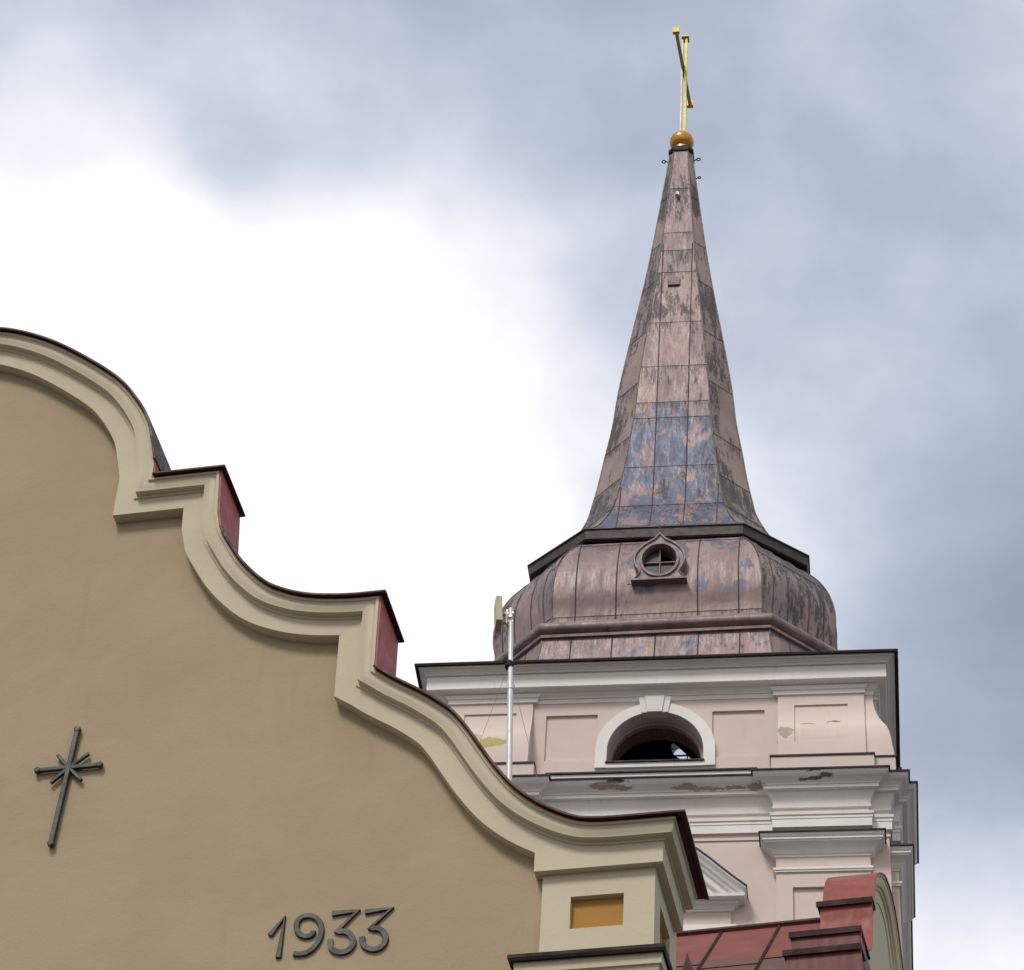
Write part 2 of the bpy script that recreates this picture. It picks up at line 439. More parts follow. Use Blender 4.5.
def plan(B, o_, e, z):
    """square plan, half size B+o_, with a pilaster break of depth e at both ends of every side"""
    h = B + o_; kx = min(o_, .4) if o_ > -.05 else 0
    if o_ > -.05: a, c = BR + kx, BL - kx
    else: a, c = BR * h / B, BL * h / B
    pts = [(-h, -h), (-a, -h), (-a, -h - e), (-c, -h - e), (-c, -h), (c, -h), (c, -h - e), (a, -h - e), (a, -h)]
    res = []
    for q in range(4):
        R_ = rot4(q)
        res += [R_((x, y, z)) for x, y in pts]
    return res


B1, B2 = 3.956, 3.78
# lower walls
mb = MB()
mb.loft([plan(B1, 0, .0015, 0), plan(B1, 0, .0015, 30.9)])
walls = mb.build('wall', PINK, tower)
mb = MB()
prof = [(.022, .012, 30.9), (.022, .02, 30.95), (.0, .13, 30.955), (0, .13, 31.03), (.052, .13, 31.03), (.055, .13, 31.19), (.065, .13, 31.195), (.065, .13, 31.24), (.085, .13, 31.26), (.09, .13, 31.31),
        (.012, .13, 31.315), (.012, .13, 31.42), (.045, .13, 31.43), (.05, .13, 31.47), (.03, .13, 31.485), (.04, .13, 31.56), (.065, .13, 31.63), (.10, .13, 31.69), (.115, .13, 31.735), (.185, .13, 31.737), (.187, .13, 31.796),
        (.2, .13, 31.80), (.21, .13, 31.83), (.255, .13, 31.87), (.31, .13, 31.90), (.345, .13, 31.94), (.36, .13, 31.985)]
rings = [plan(B1, o_, e, z) for o_, e, z in prof] + [plan(B1, .1, .1, 32.03), plan(B1, -.2, .002, 32.05)]
mb.loft(rings)
ent = mb.build('cornice', [WHITE, PINK], tower)
for p in ent.data.polygons:
    if 31.315 < p.center.z < 31.425 or p.center.z < 31.03: p.material_index = 1
mb = MB()
mb.loft([plan(B1, .362, .13, 31.987), plan(B1, .385, .13, 31.982), plan(B1, .388, .13, 32.012), plan(B1, .37, .13, 32.022), plan(B1, -.16, .002, 32.16), plan(B1, -.2, .002, 32.0)], cap0=False, cap1=False)
fl = mb.build('flashing', BLUE_TIN, ent)

for q in range(4):
    mb = MB(); mb.box(-1.78, 1.78, -4.30, -3.7, 32.0, 32.112); mb.v = [rot4(q)(p) for p in mb.v]
    bc_ = mb.build('blocking_course', WHITE, tower)
    mb = MB(); mb.box(-1.80, 1.80, -4.335, -3.7, 32.114, 32.145); mb.v = [rot4(q)(p) for p in mb.v]
    mb.build('flashing', BLUE_TIN, bc_)

# pilasters with capitals, two to a side


def slab(mb, x0, x1, y_face, levels, yback, m=0, ends=True):
    """levels of (o, z): rectangle x0-o..x1+o, face at y_face-o, back at yback"""
    mb.loft([[(x0 - o_, yback, z), (x0 - o_, y_face - o_, z), (x1 + o_, y_face - o_, z), (x1 + o_, yback, z)] for o_, z in levels], m=m)


for q in range(4):
    for sx in (-1, 1):
        x0, x1 = (BL, BR) if sx > 0 else (-BR, -BL)
        yf = -(B1 + .13)
        fnr = rot4(q)
        mb = MB(); slab(mb, x0, x1, yf, [(0, 12.0), (0, 30.95)], -(B1 - .02))
        mb.v = [fnr(p) for p in mb.v]
        pil = mb.build('pilaster', PINK, tower)
        c = MB(); c.box(x0 + .27, x1 - .27, yf - .2, yf + .055, 14.0, 29.85); c.v = [fnr(p) for p in c.v]
        carve(pil, [c])
        mb = MB()
        lv = [(-.001, 30.44), (.02, 30.445), (.022, 30.475), (.045, 30.49), (.06, 30.52), (.085, 30.56), (.125, 30.60), (.165, 30.625), (.19, 30.64), (.195, 30.665), (.215, 30.67), (.215, 30.71), (.225, 30.715), (.24, 30.735), (.25, 30.775)]
        slab(mb, x0, x1, yf, lv, -(B1 - .01))
        slab(mb, x0, x1, yf, [(.0, 30.135), (.03, 30.14), (.03, 30.165), (.045, 30.175), (.045, 30.215), (.02, 30.235), (0, 30.24)], -(B1 - .01))
        mb.v = [fnr(p) for p in mb.v]
        cap = mb.build('capital', WHITE, pil)
        mb = MB(); slab(mb, x0, x1, yf, [(.25, 30.777), (.272, 30.772), (.275, 30.80), (.05, 30.86)], -(B1 - .01)); mb.v = [fnr(p) for p in mb.v]
        mb.build('capital_flashing', BLUE_TIN, pil)

# window pediment on the lower storey, with the frame under it
mb = MB()
rake = [(-1.60, 29.74), (-1.42, 29.90), (-1.2, 30.11), (-.98, 30.33), (-.78, 30.51), (-.55, 30.66), (-.28, 30.755), (0, 30.785), (.28, 30.755), (.55, 30.66), (.78, 30.51), (.98, 30.33), (1.2, 30.11), (1.42, 29.90), (1.60, 29.74)]
fnF = lambda a, b_, v: (a, -B1 - v, b_)
sweep(mb, rake, [(.0, .34), (.03, .335), (.045, .30), (.07, .27), (.10, .25), (.105, .20), (.15, .185), (.155, .13), (.25, .115), (.255, .04), (.255, -.02), (0, -.02)], fnF)
# level cornice under the tympanum
lev = [(0, 29.44), (.03, 29.445), (.035, 29.475), (.05, 29.48), (.07, 29.52), (.12, 29.545), (.13, 29.59), (.235, 29.595), (.24, 29.655), (.20, 29.67)]
slab(mb, -1.335, 1.335, -B1 - .055, [(o_, z) for o_, z in lev], -B1 + .02)
mb.prism([(-1.3, 29.66), (1.3, 29.66), (1.0, 30.1), (.6, 30.45), (0, 30.6), (-.6, 30.45), (-1.0, 30.1)], fnF, -.02, .03)
ped = mb.build('pediment', WHITE, tower)
mb = MB(); sweep(mb, rake, [(-.022, .36), (0.002, .36), (0.002, .33), (-.002, -.02), (-.022, -.02)], fnF); mb.build('pediment_flashing', BLUE_TIN, ped)
mb = MB(); mb.box(-1.335, 1.335, -B1 - .05, -B1 + .02, 29.17, 29.44)
mb.build('frieze', PINK, ped)
mb = MB(); mb.box(-1.42, 1.42, -B1 - .10, -B1 + .02, 29.06, 29.168); mb.box(-1.36, 1.36, -B1 - .07, -B1 + .02, 28.95, 29.058)
mb.box(-1.36, -1.1, -B1 - .07, -B1 + .02, 26, 28.948); mb.box(1.1, 1.36, -B1 - .07, -B1 + .02, 26, 28.948)
mb.build('window_surround', WHITE, ped)

# upper storey: hollow walls round the bell chamber
mb = MB()
mb.loft([[(s_x * B2, s_y * B2, z) for s_x, s_y in ((-1, -1), (1, -1), (1, 1), (-1, 1))] for z in (32.0, 34.2)] +
        [[(s_x * 3.12, s_y * 3.12, z) for s_x, s_y in ((-1, -1), (1, -1), (1, 1), (-1, 1))] for z in (34.2, 32.0)], loop=True)
uw = mb.build('upper_wall', [PINK, BRICK_M], tower)
AR, AZ = .835, 32.98


def arch_poly(r, z0, zc, n_=28, cx=0.017):
    return [(cx - r, z0)] + [(cx - r * math.cos(PI * i / n_), zc + r * math.sin(PI * i / n_)) for i in range(n_ + 1)] + [(cx + r, z0)]


c = MB(); c.prism(arch_poly(AR, 32.71, AZ), lambda a, b_, d: (a, d, b_), -4.2, -2.5)
cuts = [c]
for q in range(4):
    for s_ in (-1, 1):
        c = MB(); c.box(min(s_ * 1.0, s_ * 1.905), max(s_ * 1.0, s_ * 1.905), -B2 - .3, -B2 + .045, 32.82, 33.82); c.v = [rot4(q)(p) for p in c.v]; cuts.append(c)
carve(uw, cuts)
for p in uw.data.polygons:
    p.material_index = 1 if max(abs(p.center.x), abs(p.center.y)) < 3.2 else 0

# white arch surround with keystone, sill and inner arch
fnU = lambda a, b_, v: (a, -B2 - v, b_)
win = None
mb = MB()
path = arch_poly(1.038, 32.62, AZ, 40)
inner = arch_poly(AR, 32.62, AZ, 40)
rings = []
for (a, b_), (c_, d_) in zip(path, inner):
    rings.append([fnU(a, b_, -.01), fnU(a, b_, .045), fnU(c_, d_, .045), fnU(c_, d_, -.12)])
mb.loft(rings)
mb.box(.017 - AR, .017 + AR, -B2 - .043, -B2 + .01, 32.615, 32.708)
win = mb.build('arched_window', WHITE, tower, 30)
mb = MB()
for (a0, a1, b0, b1, v) in ((-.17, .17, -.125, .125, .085), (-.283, -.172, -.232, -.128, .062), (.172, .283, .128, .232, .062)):
    mb.loft([[fnU(b0, 33.79, -.1), fnU(b0, 33.79, v), fnU(b1, 33.79, v), fnU(b1, 33.79, -.1)], [fnU(a0, 34.112, -.1), fnU(a0, 34.112, v + .03), fnU(a1, 34.112, v + .03), fnU(a1, 34.112, -.1)]])
mb.build('keystone', WHITE, win)
mb = MB(); mb.box(.017 - AR - .02, .017 + AR + .02, -B2 - .075, -B2 + .5, 32.71, 32.737)
mb.build('sill', BLUE_TIN, win)
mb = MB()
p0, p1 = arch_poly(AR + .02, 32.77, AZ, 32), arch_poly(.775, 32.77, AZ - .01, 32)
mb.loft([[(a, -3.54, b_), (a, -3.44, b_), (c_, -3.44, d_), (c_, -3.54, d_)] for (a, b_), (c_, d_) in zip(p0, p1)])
mb.build('inner_arch', plaster('mauve_brown_plaster', (.36, .27, .25), (.30, .23, .21)), win, 30)  # inner arch ring in its own mauve-brown plaster
mb = MB()
p1 = arch_poly(.80, 32.77, AZ - .01, 32)
rings = []
for i, ((a, b_), (c_, d_)) in enumerate(zip(p0, p1)):
    rings.append([(a, -3.44, b_), (a, -3.08, b_), (c_, -3.08, d_), (c_, -3.44, d_)])
mb.loft(rings)
mb.build('brick_vault', BRICK_M, win)
# timber of the roof frame behind the opening
mb = MB()
for a, b_ in (((-2.6, 1.2, 36.2), (2.2, 2.4, 39.0)), ((-.5, 2.6, 38.73), (.95, 2.6, 36.99)), ((-2.8, 2.1, 35.2), (2.8, 2.1, 35.2))):
    mb.tube([a, b_], .11, 4)
mb.build('roof_timber', BLACKM, tower)

# corner piers with a swelling foot, and a panelled front piece on every face
OG = [(.002, 34.10), (.006, 33.9), (.022, 33.76), (.046, 33.65), (.085, 33.52), (.14, 33.38), (.205, 33.24), (.245, 33.1), (.272, 32.96), (.295, 32.75), (.31, 32.52), (.312, 32.46)]
OG = catmull(OG, 3)
for q in range(4):
    fnr = rot4(q)
    mb = MB()
    lv = [[(BR - .02, -(B2 - .3), z), (BR - .02, -(B2 + o_), z), (B2 + o_, -(B2 + o_), z), (B2 + o_, -(BR - .02), z), (B2 - .3, -(BR - .02), z)] for o_, z in OG]
    lv[0:0] = []
    mb.loft(lv); mb.v = [fnr(p) for p in mb.v]
    pier = mb.build('corner_pier', PINK, tower, 30)
    mb = MB(); h0 = B2 + .335
    mb.loft([[(BR + .1, -3.4, z), (BR + .1, -h0, z), (h0, -h0, z), (h0, -(BR + .1), z), (3.4, -(BR + .1), z)] for z in (32.02, 32.455)])
    mb.v = [fnr(p) for p in mb.v]; plinth = mb.build('plinth', PINK, pier)
    mb = MB(); h1 = h0 + .018
    mb.loft([[(BR + .1, -3.4, z), (BR + .1, -h1 + d, z), (h1 - d, -h1 + d, z), (h1 - d, -(BR + .1), z), (3.4, -(BR + .1), z)] for d, z in ((0, 32.457), (0, 32.488), (.06, 32.50))])
    mb.v = [fnr(p) for p in mb.v]; mb.build('plinth_flashing', BLUE_TIN, plinth)
    for sx in (-1, 1):
        x0, x1 = (2.14, BR) if sx > 0 else (-BR, -2.14)
        mb = MB(); ex = .055
        mb.loft([[(x0, -(B2 - .05), z), (x0, -(B2 + o_ + ex), z), (x1, -(B2 + o_ + ex), z), (x1, -(B2 - .05), z)] for o_, z in OG])
        mb.v = [fnr(p) for p in mb.v]
        face = mb.build('pier_panel', PINK, tower, 30)
        c = MB(); ring = []
        for o_, z in [p for p in OG]:
            if 32.84 <= z <= 33.86: ring.append((o_, z))
        ring = [(ring[0][0], 33.85)] + ring[1:-1] + [(ring[-1][0], 32.835)]
        c.loft([[(x0 + .285, -(B2 + o_ + ex - .03), z), (x0 + .285, -(B2 + o_ + .6), z), (x1 - .285, -(B2 + o_ + .6), z), (x1 - .285, -(B2 + o_ + ex - .03), z)] for o_, z in ring])
        c.v = [fnr(p) for p in c.v]
        carve(face, [c])
        xa, xb = (2.02, 3.76) if sx > 0 else (-3.76, -2.02)
        mb = MB(); mb.box(xa, xb, -(B2 + .42), -(B2 - .05), 32.02, 32.455); mb.v = [fnr(p) for p in mb.v]
        pl = mb.build('plinth', PINK, face)
        mb = MB(); mb.box(xa - .02, xb + .018, -(B2 + .44), -(B2 - .05), 32.457, 32.49); mb.v = [fnr(p) for p in mb.v]
        mb.build('plinth_flashing', BLUE_TIN, pl)

# main cornice of the tower (a ring, open in the middle)
mb = MB()
EE = .07
prof = [(.0, .0015, 34.07), (.018, EE, 34.075), (.02, EE, 34.16), (.045, EE, 34.165), (.05, EE, 34.19), (.075, EE * .8, 34.215), (.10, .02, 34.235), (.105, .0015, 34.262), (.235, .0015, 34.27), (.25, .0015, 34.285), (.25, .0015, 34.558),
        (.232, .0015, 34.562), (.232, .0015, 34.578), (.275, .0015, 34.582), (.278, .0015, 34.60), (.29, .0015, 34.615), (.31, .0015, 34.625), (.312, .0015, 34.638), (.35, .0015, 34.645), (.352, .0015, 34.668), (.39, .0015, 34.672), (.40, .0015, 34.68)]
rings = [plan(B2, o_, e, z) for o_, e, z in prof] + [plan(B2, .2, .0015, 34.72), plan(B2, -.66, .0015, 34.76), plan(B2, -.66, .0015, 34.0)]
mb.loft(rings, loop=True)
mc = mb.build('crown_cornice', WHITE, tower)
mb = MB()
mb.loft([plan(B2, o_, .0015, z) for o_, z in ((.392, 34.682), (.462, 34.672), (.468, 34.705), (.45, 34.735), (-.2, 34.86), (-.2, 34.70))], loop=True)
mb.build('roof_edge', DARK_TIN, mc)


# dome -------------------------------------------------------------
def oct8(Wd, fh, z, fs=None):
    fs = fs or fh
    if fs == fh and 39.1 < z < 40.2: fs = fh + .20 * (40.2 - z) / 1.1
    return [(-fh, -Wd, z), (fh, -Wd, z), (Wd, -fs, z), (Wd, fs, z), (fh, Wd, z), (-fh, Wd, z), (-Wd, fs, z), (-Wd, -fs, z)]


# (W, front half width, z)
DOME = [(3.13, 1.92, 36.5), (3.135, 1.925, 36.66), (3.15, 1.935, 36.85), (3.195, 1.93, 37.1), (3.205, 1.93, 37.4), (3.175, 1.905, 37.7), (3.11, 1.865, 37.97), (3.02, 1.81, 38.22), (2.91, 1.735, 38.46), (2.79, 1.64, 38.68), (2.65, 1.53, 38.87), (2.50, 1.43, 38.99)]
DOMEf = catmull(DOME, 4)
SK = [(3.62, 2.24, 34.72), (3.50, 2.17, 35.0), (3.40, 2.12, 35.4), (3.32, 2.08, 35.75), (3.27, 2.06, 36.06)]
mb = MB()
mi = [0, 1, 1, 1, 0, 1, 1, 1]
outer = [oct8(*p) for p in DOMEf]
innerr = [oct8(p[0] - .14, p[1] - .06, p[2]) for p in reversed(DOMEf)]
mb.loft(outer + innerr, loop=True, mi=mi)
dome = mb.build('dome', [COP_D, COP_DS, BLACKM], tower, 22)
cuts = []
for sy in (-1, 1):
    c = MB(); c.prism([(.30 * math.cos(2 * PI * i / 32), 37.81 + (.50 if sy > 0 else 0) + .345 * math.sin(2 * PI * i / 32)) for i in range(32)], lambda a, b_, d: (a, d, b_), sy * 2.5, sy * 3.6)
    cuts.append(c)
carve(dome, cuts)
# skirt under the bead
mb = MB()
mb.loft([oct8(*p) for p in SK] + [oct8(3.0, 1.85, 36.06), oct8(3.0, 1.85, 34.72)], loop=True, mi=mi)
skirt = mb.build('skirt_roof', [COP_K, COP_K], tower, 22)
# mouldings between skirt and dome
mb = MB()
mb.loft([oct8(W_, f_, z) for W_, f_, z in ((3.27, 2.06, 36.03), (3.33, 2.085, 36.035), (3.335, 2.09, 36.09), (3.28, 2.07, 36.10), (3.265, 2.06, 36.16),
        (3.295, 2.075, 36.17), (3.345, 2.10, 36.20), (3.37, 2.11, 36.25), (3.37, 2.11, 36.31), (3.345, 2.10, 36.37), (3.29, 2.07, 36.405), (3.22, 2.03, 36.42), (3.15, 1.95, 36.50), (3.14, 1.92, 36.56), (3.0, 1.8, 36.56), (3.0, 1.8, 36.03))], loop=True)
mb.build('bead_moulding', simple('bead_sheet', (.19, .137, .135), .5, .4, .1, .25, 6, (.07, .06, .055)), dome, 40)
# eave between dome and spire
mb = MB()
mb.loft([oct8(W_, f_, z, f_ + .2) for W_, f_, z in ((2.3, 1.3, 39.01), (2.52, 1.42, 39.0), (2.52, 1.42, 38.965), (2.64, 1.475, 38.955), (2.67, 1.49, 38.975), (2.685, 1.495, 39.18), (2.71, 1.51, 39.19), (2.71, 1.51, 39.215), (2.66, 1.48, 39.24), (2.3, 1.3, 39.26))])
mb.build('eave', EAVE, tower)

SP = [(2.67, 1.485, 39.235), (2.53, 1.44, 39.36), (2.37, 1.385, 39.52), (2.2, 1.31, 39.73), (2.09, 1.235, 39.95), (1.95, 1.16, 40.22), (1.80, 1.095, 40.55), (1.665, 1.03, 40.95), (1.585, .98, 41.4), (1.49, .915, 42.0), (1.38, .83, 42.9), (1.265, .765, 43.75), (1.165, .70, 44.9), (.96, .575, 46.55), (.72, .425, 48.4), (.56, .335, 49.8), (.39, .235, 51.5), (.268, .165, 52.75), (.25, .155, 53.0)]
SPf = catmull(SP, 4)
mb = MB()
mb.loft([oct8(*p) for p in SPf], mi=[0, 1, 1, 1, 0, 1, 1, 1])
spire = mb.build('spire', [COP_F, COP_S], tower, 12)


def at_z(prof, z):
    pr = sorted(prof, key=lambda p: p[2])
    for a, b_ in zip(pr, pr[1:]):
        if a[2] <= z <= b_[2]:
            t = (z - a[2]) / (b_[2] - a[2] or 1)
            return a[0] + (b_[0] - a[0]) * t, a[1] + (b_[1] - a[1]) * t
    return pr[-1][0], pr[-1][1]


def facet(prof, z, i, t):
    """point on facet i at height z, t in 0..1 across"""
    W_, f_ = at_z(prof, z); P = oct8(W_, f_, z); a, b_ = Vector(P[i]), Vector(P[(i + 1) % 8])
    return a + (b_ - a) * t


def seams(prof, zs, lines, laps, r=.02):
    mb = MB()
    for i in range(8):                                   # arrises
        mb.tube([facet(prof, z, i, 0) for z in zs], r * 1.25, 5)
    for i, xs in lines:                                  # standing seams at a fixed distance from the facet's middle
        for x in xs:
            pts = []
            for z in zs:
                W_, f_ = at_z(prof, z)
                wid = f_ * 2 if i % 2 == 0 else (W_ - f_) * math.sqrt(2)
                if abs(x) < wid / 2 - .02: pts.append(facet(prof, z, i, .5 + x / wid))
            if len(pts) > 1: mb.tube(pts, r, 4)
    for i, z, t0, t1 in laps:
        mb.tube([facet(prof, z, i, t0), facet(prof, z, i, t1)], r * .62, 4)
    return mb


zs = [p[2] for p in SPf]
laps = []
for i in range(8):
    zl = [51.5, 49.85, 49.2, 48.4, 46.6, 45.1, 43.95, 43.45, 41.9, 40.6] if i % 2 == 0 else [51.2, 49.5, 48.1, 46.3, 44.6, 42.9, 41.6, 40.5]
    for z in zl: laps.append((i, z, 0, 1))
mb = seams(SPf, zs, [(i, (-.96, -.32, .32, .96)) for i in (0, 2, 4, 6)] , laps, .013)
mb.build('spire_seam', SEAM, spire)
zd = [p[2] for p in DOMEf]
laps = [(0, 38.72, 0, .4), (0, 38.72, .6, 1), (0, 36.66, 0, 1), (0, 37.33, .36, .64)] + [(i, z + random.uniform(-.2, .2), 0, 1) for i in range(1, 8) for z in (36.7, 38.3)]
mb = seams(DOMEf, zd, [(i, (-1.5, -.75, .75, 1.5)) for i in (0, 2, 4, 6)] + [(i, (-.62, -.25, .25, .62)) for i in (1, 3, 5, 7)], laps, .014)
mb.build('dome_seam', SEAM, dome)
zk = [p[2] for p in SK]
mb = seams(SK, zk, [(i, (-1.53, -.78, 0, .78, 1.53)) for i in (0, 2, 4, 6)] + [(i, (-.4, .4)) for i in (1, 3, 5, 7)], [(i, 35.28, 0, 1) for i in range(8)], .014)
mb.build('skirt_seam', SEAM, skirt)

# round windows in the dome: ogee frame, front and back
OGE = [(.500, 37.315), (.485, 37.37), (.40, 37.43), (.378, 37.52), (.43, 37.62), (.475, 37.74), (.489, 37.87), (.46, 37.99), (.40, 38.09), (.316, 38.19), (.20, 38.28), (.11, 38.34), (.06, 38.40), (.032, 38.48)]
OGE = catmull(OGE, 3)
poly = [(-a, b_) for a, b_ in OGE] + [(a, b_) for a, b_ in reversed(OGE)]
for sy in (-1, 1):
    fo = lambda a, b_, d, sy=sy: (a, sy * d, b_ + (  .50 if sy > 0 else 0))
    dz =   .50 if sy > 0 else 0
    mb = MB()
    nseg = 64

    def ell(rx, rz, d): return [fo(rx * math.cos(2 * PI * i / nseg), 37.805 + rz * math.sin(2 * PI * i / nseg), d) for i in range(nseg)]

    def hull(d, k=1.0):
        res = []
        for i in range(nseg):
            an = 2 * PI * i / nseg; ca, sa = math.cos(an), math.sin(an); best = None
            for (x1, y1), (x2, y2) in zip(poly, poly[1:] + poly[:1]):
                dx, dy = x2 - x1, y2 - y1; y1_ = y1 - 37.805
                det = ca * dy - sa * dx
                if abs(det) < 1e-9: continue
                t = (x1 * dy - y1_ * dx) / det; s_ = (x1 * sa - y1_ * ca) / det
                if t > 0 and -1e-6 <= s_ <= 1 + 1e-6 and (best is None or t > best): best = t
            best = (best or .4) * k
            res.append(fo(ca * best, 37.805 + sa * best, d))
        return res
    rings = [hull(2.9), hull(3.335), hull(3.345, .985), hull(3.345, .92), hull(3.315, .90), ell(.375, .425, 3.315), ell(.37, .42, 3.35), ell(.325, .37, 3.35), ell(.315, .36, 3.33), ell(.30, .345, 3.22), ell(.30, .345, 2.9)]
    mb.loft(rings, loop=True)
    mb.box(-.515, .515, -3.365 if sy < 0 else 2.9, -2.9 if sy < 0 else 3.365, 37.295 + dz, 37.322 + dz)
    fr = mb.build('round_window', FRAME_M, dome, 35)
    fr.location.x = .05 if sy < 0 else 0
    mb = MB()
    mb.box(-.011, .011, min(sy * 3.235, sy * 3.2), max(sy * 3.235, sy * 3.2), 37.47 + dz, 38.14 + dz); mb.box(-.3, .3, min(sy * 3.235, sy * 3.205), max(sy * 3.235, sy * 3.205), 37.80 + dz, 37.823 + dz)
    mb.build('window_bar', simple('putty_bar', (.17, .14, .12), .6, .3), fr)
    if sy < 0:
        mb = MB()
        for a0, a1 in ((90, 180), (180, 270), (270, 360)):
            pts = [(0, 37.81)] + [(.305 * math.cos(math.radians(a0 + (a1 - a0) * i / 12)), 37.81 + .35 * math.sin(math.radians(a0 + (a1 - a0) * i / 12))) for i in range(13)]
            mb.prism(pts, lambda a, b_, d: (a, -d, b_), 3.19, 3.196)
        mb.build('pane', GLASS, fr)
    mb = MB(); mb.tube([fo(0, 38.42, 3.31), fo(0, 38.60, 3.31)], .018, 6); mb.sphere(fo(0, 38.63, 3.31), .035, 8, 6); mb.build('spike', SEAM, fr)

dome.rotation_euler.z = skirt.rotation_euler.z = math.radians(-1.2)

# small fittings on the spire
mb = MB(); W_, f_ = at_z(SPf, 51.12)
mb.tube([(-.04, -W_ + .02, 51.24), (-.04, -W_ - .07, 51.22), (-.04, -W_ - .09, 51.12)], .045, 10); mb.build('vent_pipe', GALV, spire)
mb = MB(); W_, f_ = at_z(SPf, 48.15); W2_, _ = at_z(SPf, 47.92)
mb.loft([[(-.19, -W_ - .0, 48.18), (.07, -W_ - .0, 48.18), (.07, -W_ - .05, 48.17), (-.19, -W_ - .05, 48.17)], [(-.19, -W2_ - .0, 47.9), (.07, -W2_ - .0, 47.9), (.07, -W2_ - .05, 47.9), (-.19, -W2_ - .05, 47.9)]])
mb.build('hatch', simple('hatch_sheet', (.16, .11, .105), .5, .4), spire)
for sx, z0 in ((-1, 52.80), (1, 52.82), (1, 52.2)):
    mb = MB(); W_, f_ = at_z(SPf, z0)
    pts = []
    k = .65 if z0 > 52.4 else .45
    for i in range(15):
        t = i / 14; an = PI * .5 + t * PI * 1.55
        rr = .085 * (1 - .5 * t)
        pts.append((sx * (W_ + .02 + k * (.16 + rr * math.cos(an + PI))), -.06, z0 + k * (.02 + rr * math.sin(an))))
    pts.insert(0, (sx * W_ * .9, -.06, z0 - .08))
    mb.tube(pts, .014, 5); mb.build('iron_hook', DARK_TIN, spire)
mb = MB(); mb.loft([oct8(.265, .17, 52.93), oct8(.285, .18, 52.97), oct8(.285, .18, 53.06), oct8(.2, .12, 53.2)]); mb.build('cap_ring', DARK_TIN, spire)

# ================================================================== spire cross
cx = thing('spire_cross', 'gilded metal cross on an ochre ball at the very tip of the spire', 'cross', (TO[0], TO[1], 53.2), YT)
mb = MB(); mb.sphere((0, 0, .33), .278, 32, 20, sz=1.0); ball = mb.build('ball', OCHRE, cx, 60)
mb = MB(); mb.tube([(0, 0, -.02), (0, 0, .1)], .17, 16); mb.build('collar', SILVER, cx, 40)
tilt = .02
mb = MB()


def beam(mb, p0, p1, hw, hd, side=Vector((1, 0, 0))):
    p0, p1 = Vector(p0), Vector(p1); t = (p1 - p0).normalized(); a = (side - t * side.dot(t)).normalized(); c = t.cross(a)
    mb.loft([[p + a * hw + c * hd, p - a * hw + c * hd, p - a * hw - c * hd, p + a * hw - c * hd] for p in (p0, p1)])


beam(mb, (.055, 0, .5), (.055 + tilt, 0, 4.13), .028, .06)
mb.box(-.06 + tilt, .115 + tilt, -.10, .10, 4.09, 4.14)
mb.build('post', GOLD, cx)
mb = MB()
beam(mb, (-.035, 0, .45), (-.035 + tilt * .95, 0, 4.05), .015, .05)
mb.build('edge_strip', SILVER, cx)
mb = MB()
a_, b_ = Vector((-.085, -1.12, 3.02)), Vector((.095, 1.10, 3.02))
beam(mb, a_, b_, .036, .06)
for p in (a_, b_):
    mb.box(p.x - .075, p.x + .075, p.y - .045, p.y + .045, p.z - .09, p.z + .09)
mb.build('crossbar', GOLD, cx)
mb = MB(); beam(mb, a_ + Vector((0, .06, -.063)), b_ + Vector((0, -.06, -.063)), .014, .005); mb.build('underside_strip', SILVER, cx)

# ================================================================== gabled front building
GO = (0.309, 15.63, 0)
gable = thing('gabled_church_front', 'tan church front with a curved stepped gable edged in cream moulding and red tin', 'church', GO, YG)
XC, XP = -4.895, .80
arch = catmull([(XC - .3, 18.39), (XC, 18.40), (-4.561, 18.335), (-4.327, 18.244), (-4.091, 18.112), (-3.849, 17.934), (-3.606, 17.729), (-3.436, 17.555), (-3.285, 17.334), (-3.18, 17.123), (-3.115, 16.893), (-3.075, 16.72), (-3.065, 16.63)], 4)
arch = [p for p in arch if p[0] >= XC - 1e-6]
cv = catmull([(-2.50, 16.10), (-2.455, 15.92), (-2.385, 15.78), (-2.248, 15.553), (-2.05, 15.33), (-1.861, 15.217), (-1.678, 15.157), (-1.478, 15.127), (-1.33, 15.118)], 4)
sc_ = catmull([(-1.172, 14.445), (-1.022, 14.325), (-.841, 14.2), (-.704, 14.092), (-.586, 13.982), (-.483, 13.84), (-.381, 13.669), (-.261, 13.477), (-.125, 13.297), (.023, 13.162), (.186, 13.058), (.32, 13.0), (.44, 12.982), (.55, 12.977)], 4)
right = arch + [(-3.065, 16.525), (-2.535, 16.525)] + cv + [(-1.19, 15.118)] + sc_ + [(XP, 12.977)]
left = [(2 * XC - a, b_) for a, b_ in reversed(right)][:-1]
full = left + right
fnG = lambda a, b_, v: (a, -v, b_)
MPROF = [(0, .15), (.018, .15), (.022, .136), (.034, .132), (.05, .137), (.07, .134), (.088, .126), (.103, .123), (.105, .074), (.124, .072), (.126, .060), (.258, .052), (.259, -.06), (.0, -.06)]


def half_sweep(mb, path, prof, ret):
    sweep(mb, path, prof, fnG, endx=XP, extra=ret, ani=(1.16, .97))


mb = MB()
half_sweep(mb, right, MPROF, .745)
n0 = len(mb.v); f0 = len(mb.f)
mb.v += [(2 * XC - x, y, z) for x, y, z in mb.v[:n0]]; mb.f += [tuple(i + n0 for i in f) for f in mb.f[:f0]]; mb.mi += mb.mi[:f0]
# straight fascia over the pedestal
for sx in (1, -1):
    x0, x1 = (.016, XP + .053)
    if sx < 0: x0, x1 = 2 * XC - x1, 2 * XC - x0
    mb.box(x0, x1, -.0565, .05, 12.70, 12.90); mb.box(*((.78, XP + .0565) if sx > 0 else (2 * XC - XP - .0565, 2 * XC - .78)), -.056, .744, 12.701, 12.83)
mould = mb.build('coping_moulding', CREAM, gable, 28)
